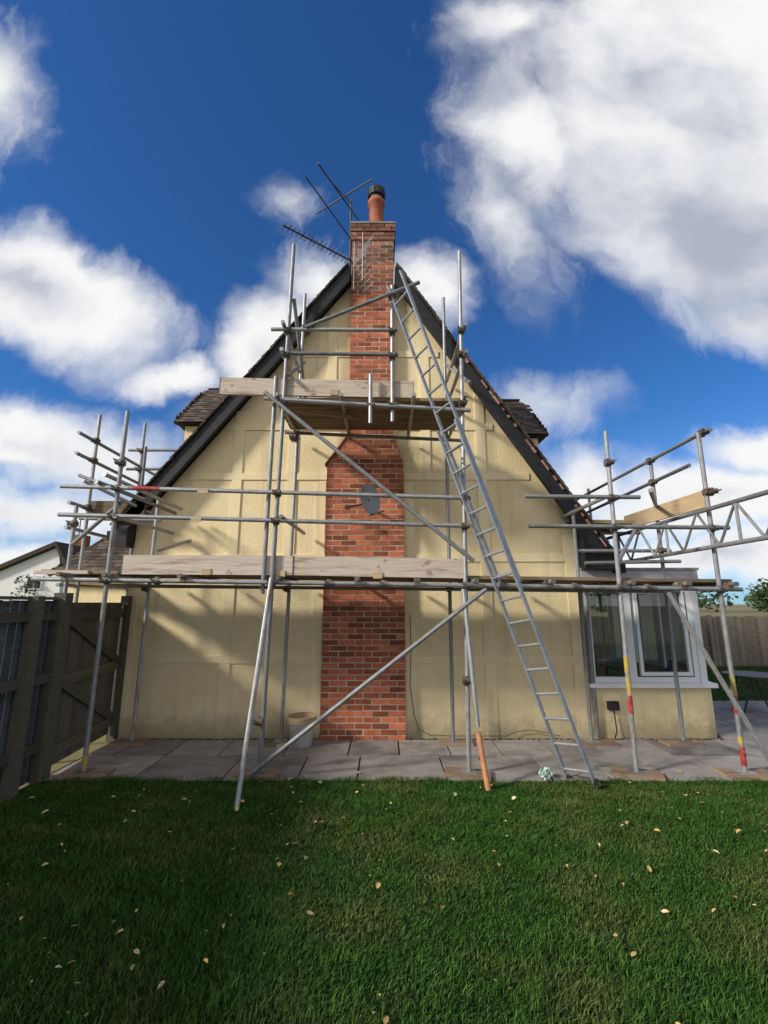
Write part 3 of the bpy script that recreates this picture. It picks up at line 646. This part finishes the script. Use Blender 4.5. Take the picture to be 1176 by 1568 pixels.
def gchair(x,y,a):
    e=E('garden_chair'); b=MB(); ca,sa=math.cos(a),math.sin(a)
    def q(u,v,z): return (x+u*ca-v*sa,y+u*sa+v*ca,z)
    for u in (-.2,.2): b.tube(q(u,-.2,.03),q(u,-.2,.44),.012,8); b.tube(q(u,.2,.03),q(u,.25,.78),.012,8)
    for v in (-.2,-.1,0,.1,.2): b.tube(q(-.2,v,.44),q(.2,v,.44),.012,8)
    for u in (-.2,-.1,0,.1,.2): b.tube(q(u,.2,.46),q(u,.25,.78),.008,8)
    b.tube(q(-.2,.25,.78),q(.2,.25,.78),.012,8); b.build('chair_frame',m_dark,e)
gchair(6.5,7.5,-1.4)
# ---------------------------------------------------------------- distance
def clump(b,c,rx,ry,rz_,n,s):
    for i in range(n):
        a=R(0,6.28);ph=math.acos(R(-1,1));r=random.random()**.4
        p=Vector((c[0]+rx*r*math.sin(ph)*math.cos(a),c[1]+ry*r*math.sin(ph)*math.sin(a),c[2]+rz_*r*math.cos(ph)))
        u=Vector((R(-1,1),R(-1,1),R(-1,1))).normalized();v=u.orthogonal().normalized();q=s*R(.5,1.3)
        b.face([p-u*q,p+v*q*.6,p+u*q,p-v*q*.6],None,random.random())
b=MB()
x=-30
while x<220:
    y=R(95,115);h=R(3.2,6.2)
    if 60<x<130: h=R(4.5,7)
    clump(b,(x,y,h*.5),R(3,5),2,h*.52,260,.55); x+=R(2.5,4.5)
x=-230
while x<-30:
    h=R(3,6); clump(b,(x,R(110,130),h*.5),4,2,h*.5,160,.7); x+=4
b.build('distant_trees',m_fol)
b=MB()
for i in range(9): clump(b,(-20.9+R(-1.0,1.0),27+R(-1,1),2.3+R(-1,.7)),.8,.9,.7,300,.09)
for i in range(7): b.tube((-20.9,27,0),(-20.9+R(-1,1),27+R(-1,1),2.8),.09,6,r2=.02)
b.build('garden_tree',m_fol)
NH=E('white_house'); b=MB()
b.extr([(-25.4,0),(-18.2,0),(-18.2,3.1),(-18.6,4.9),(-25.4,1.9)],26,34); b.build('gable_wall',m_wh,NH)
b=MB(); b.extr([(-26.2,1.55),(-18.6,4.95),(-18.6,5.2),(-26.2,1.8)],25.7,34.4); b.extr([(-18.6,4.95),(-17.7,3.4),(-17.5,3.5),(-18.6,5.2)],25.7,34.4); b.build('roof',m_tile,NH)
b=MB(); b.box(-19.1,-18.5,28,28.6,4.8,5.9); b.lathe((-18.8,28.3,5.9),[(.14,0),(.12,.35)]); b.build('chimney',m_brick,NH)
b=MB(); b.box(-20.1,-19.2,25.93,25.99,2.5,3.3); b.build('window_frame',m_upvc,NH)
b=MB(); b.box(-20.02,-19.68,25.91,25.928,2.58,3.22);b.box(-19.62,-19.28,25.91,25.928,2.58,3.22); b.build('window_panes',m_dark,NH)
b=MB(); b.tube((-18.2,27,5),(-18.2,27,7.0),.03,6); b.tube((-18.7,27,6.8),(-17.7,27,6.8),.02,6); b.build('aerial',m_ant,NH)
print('BLADES',n)
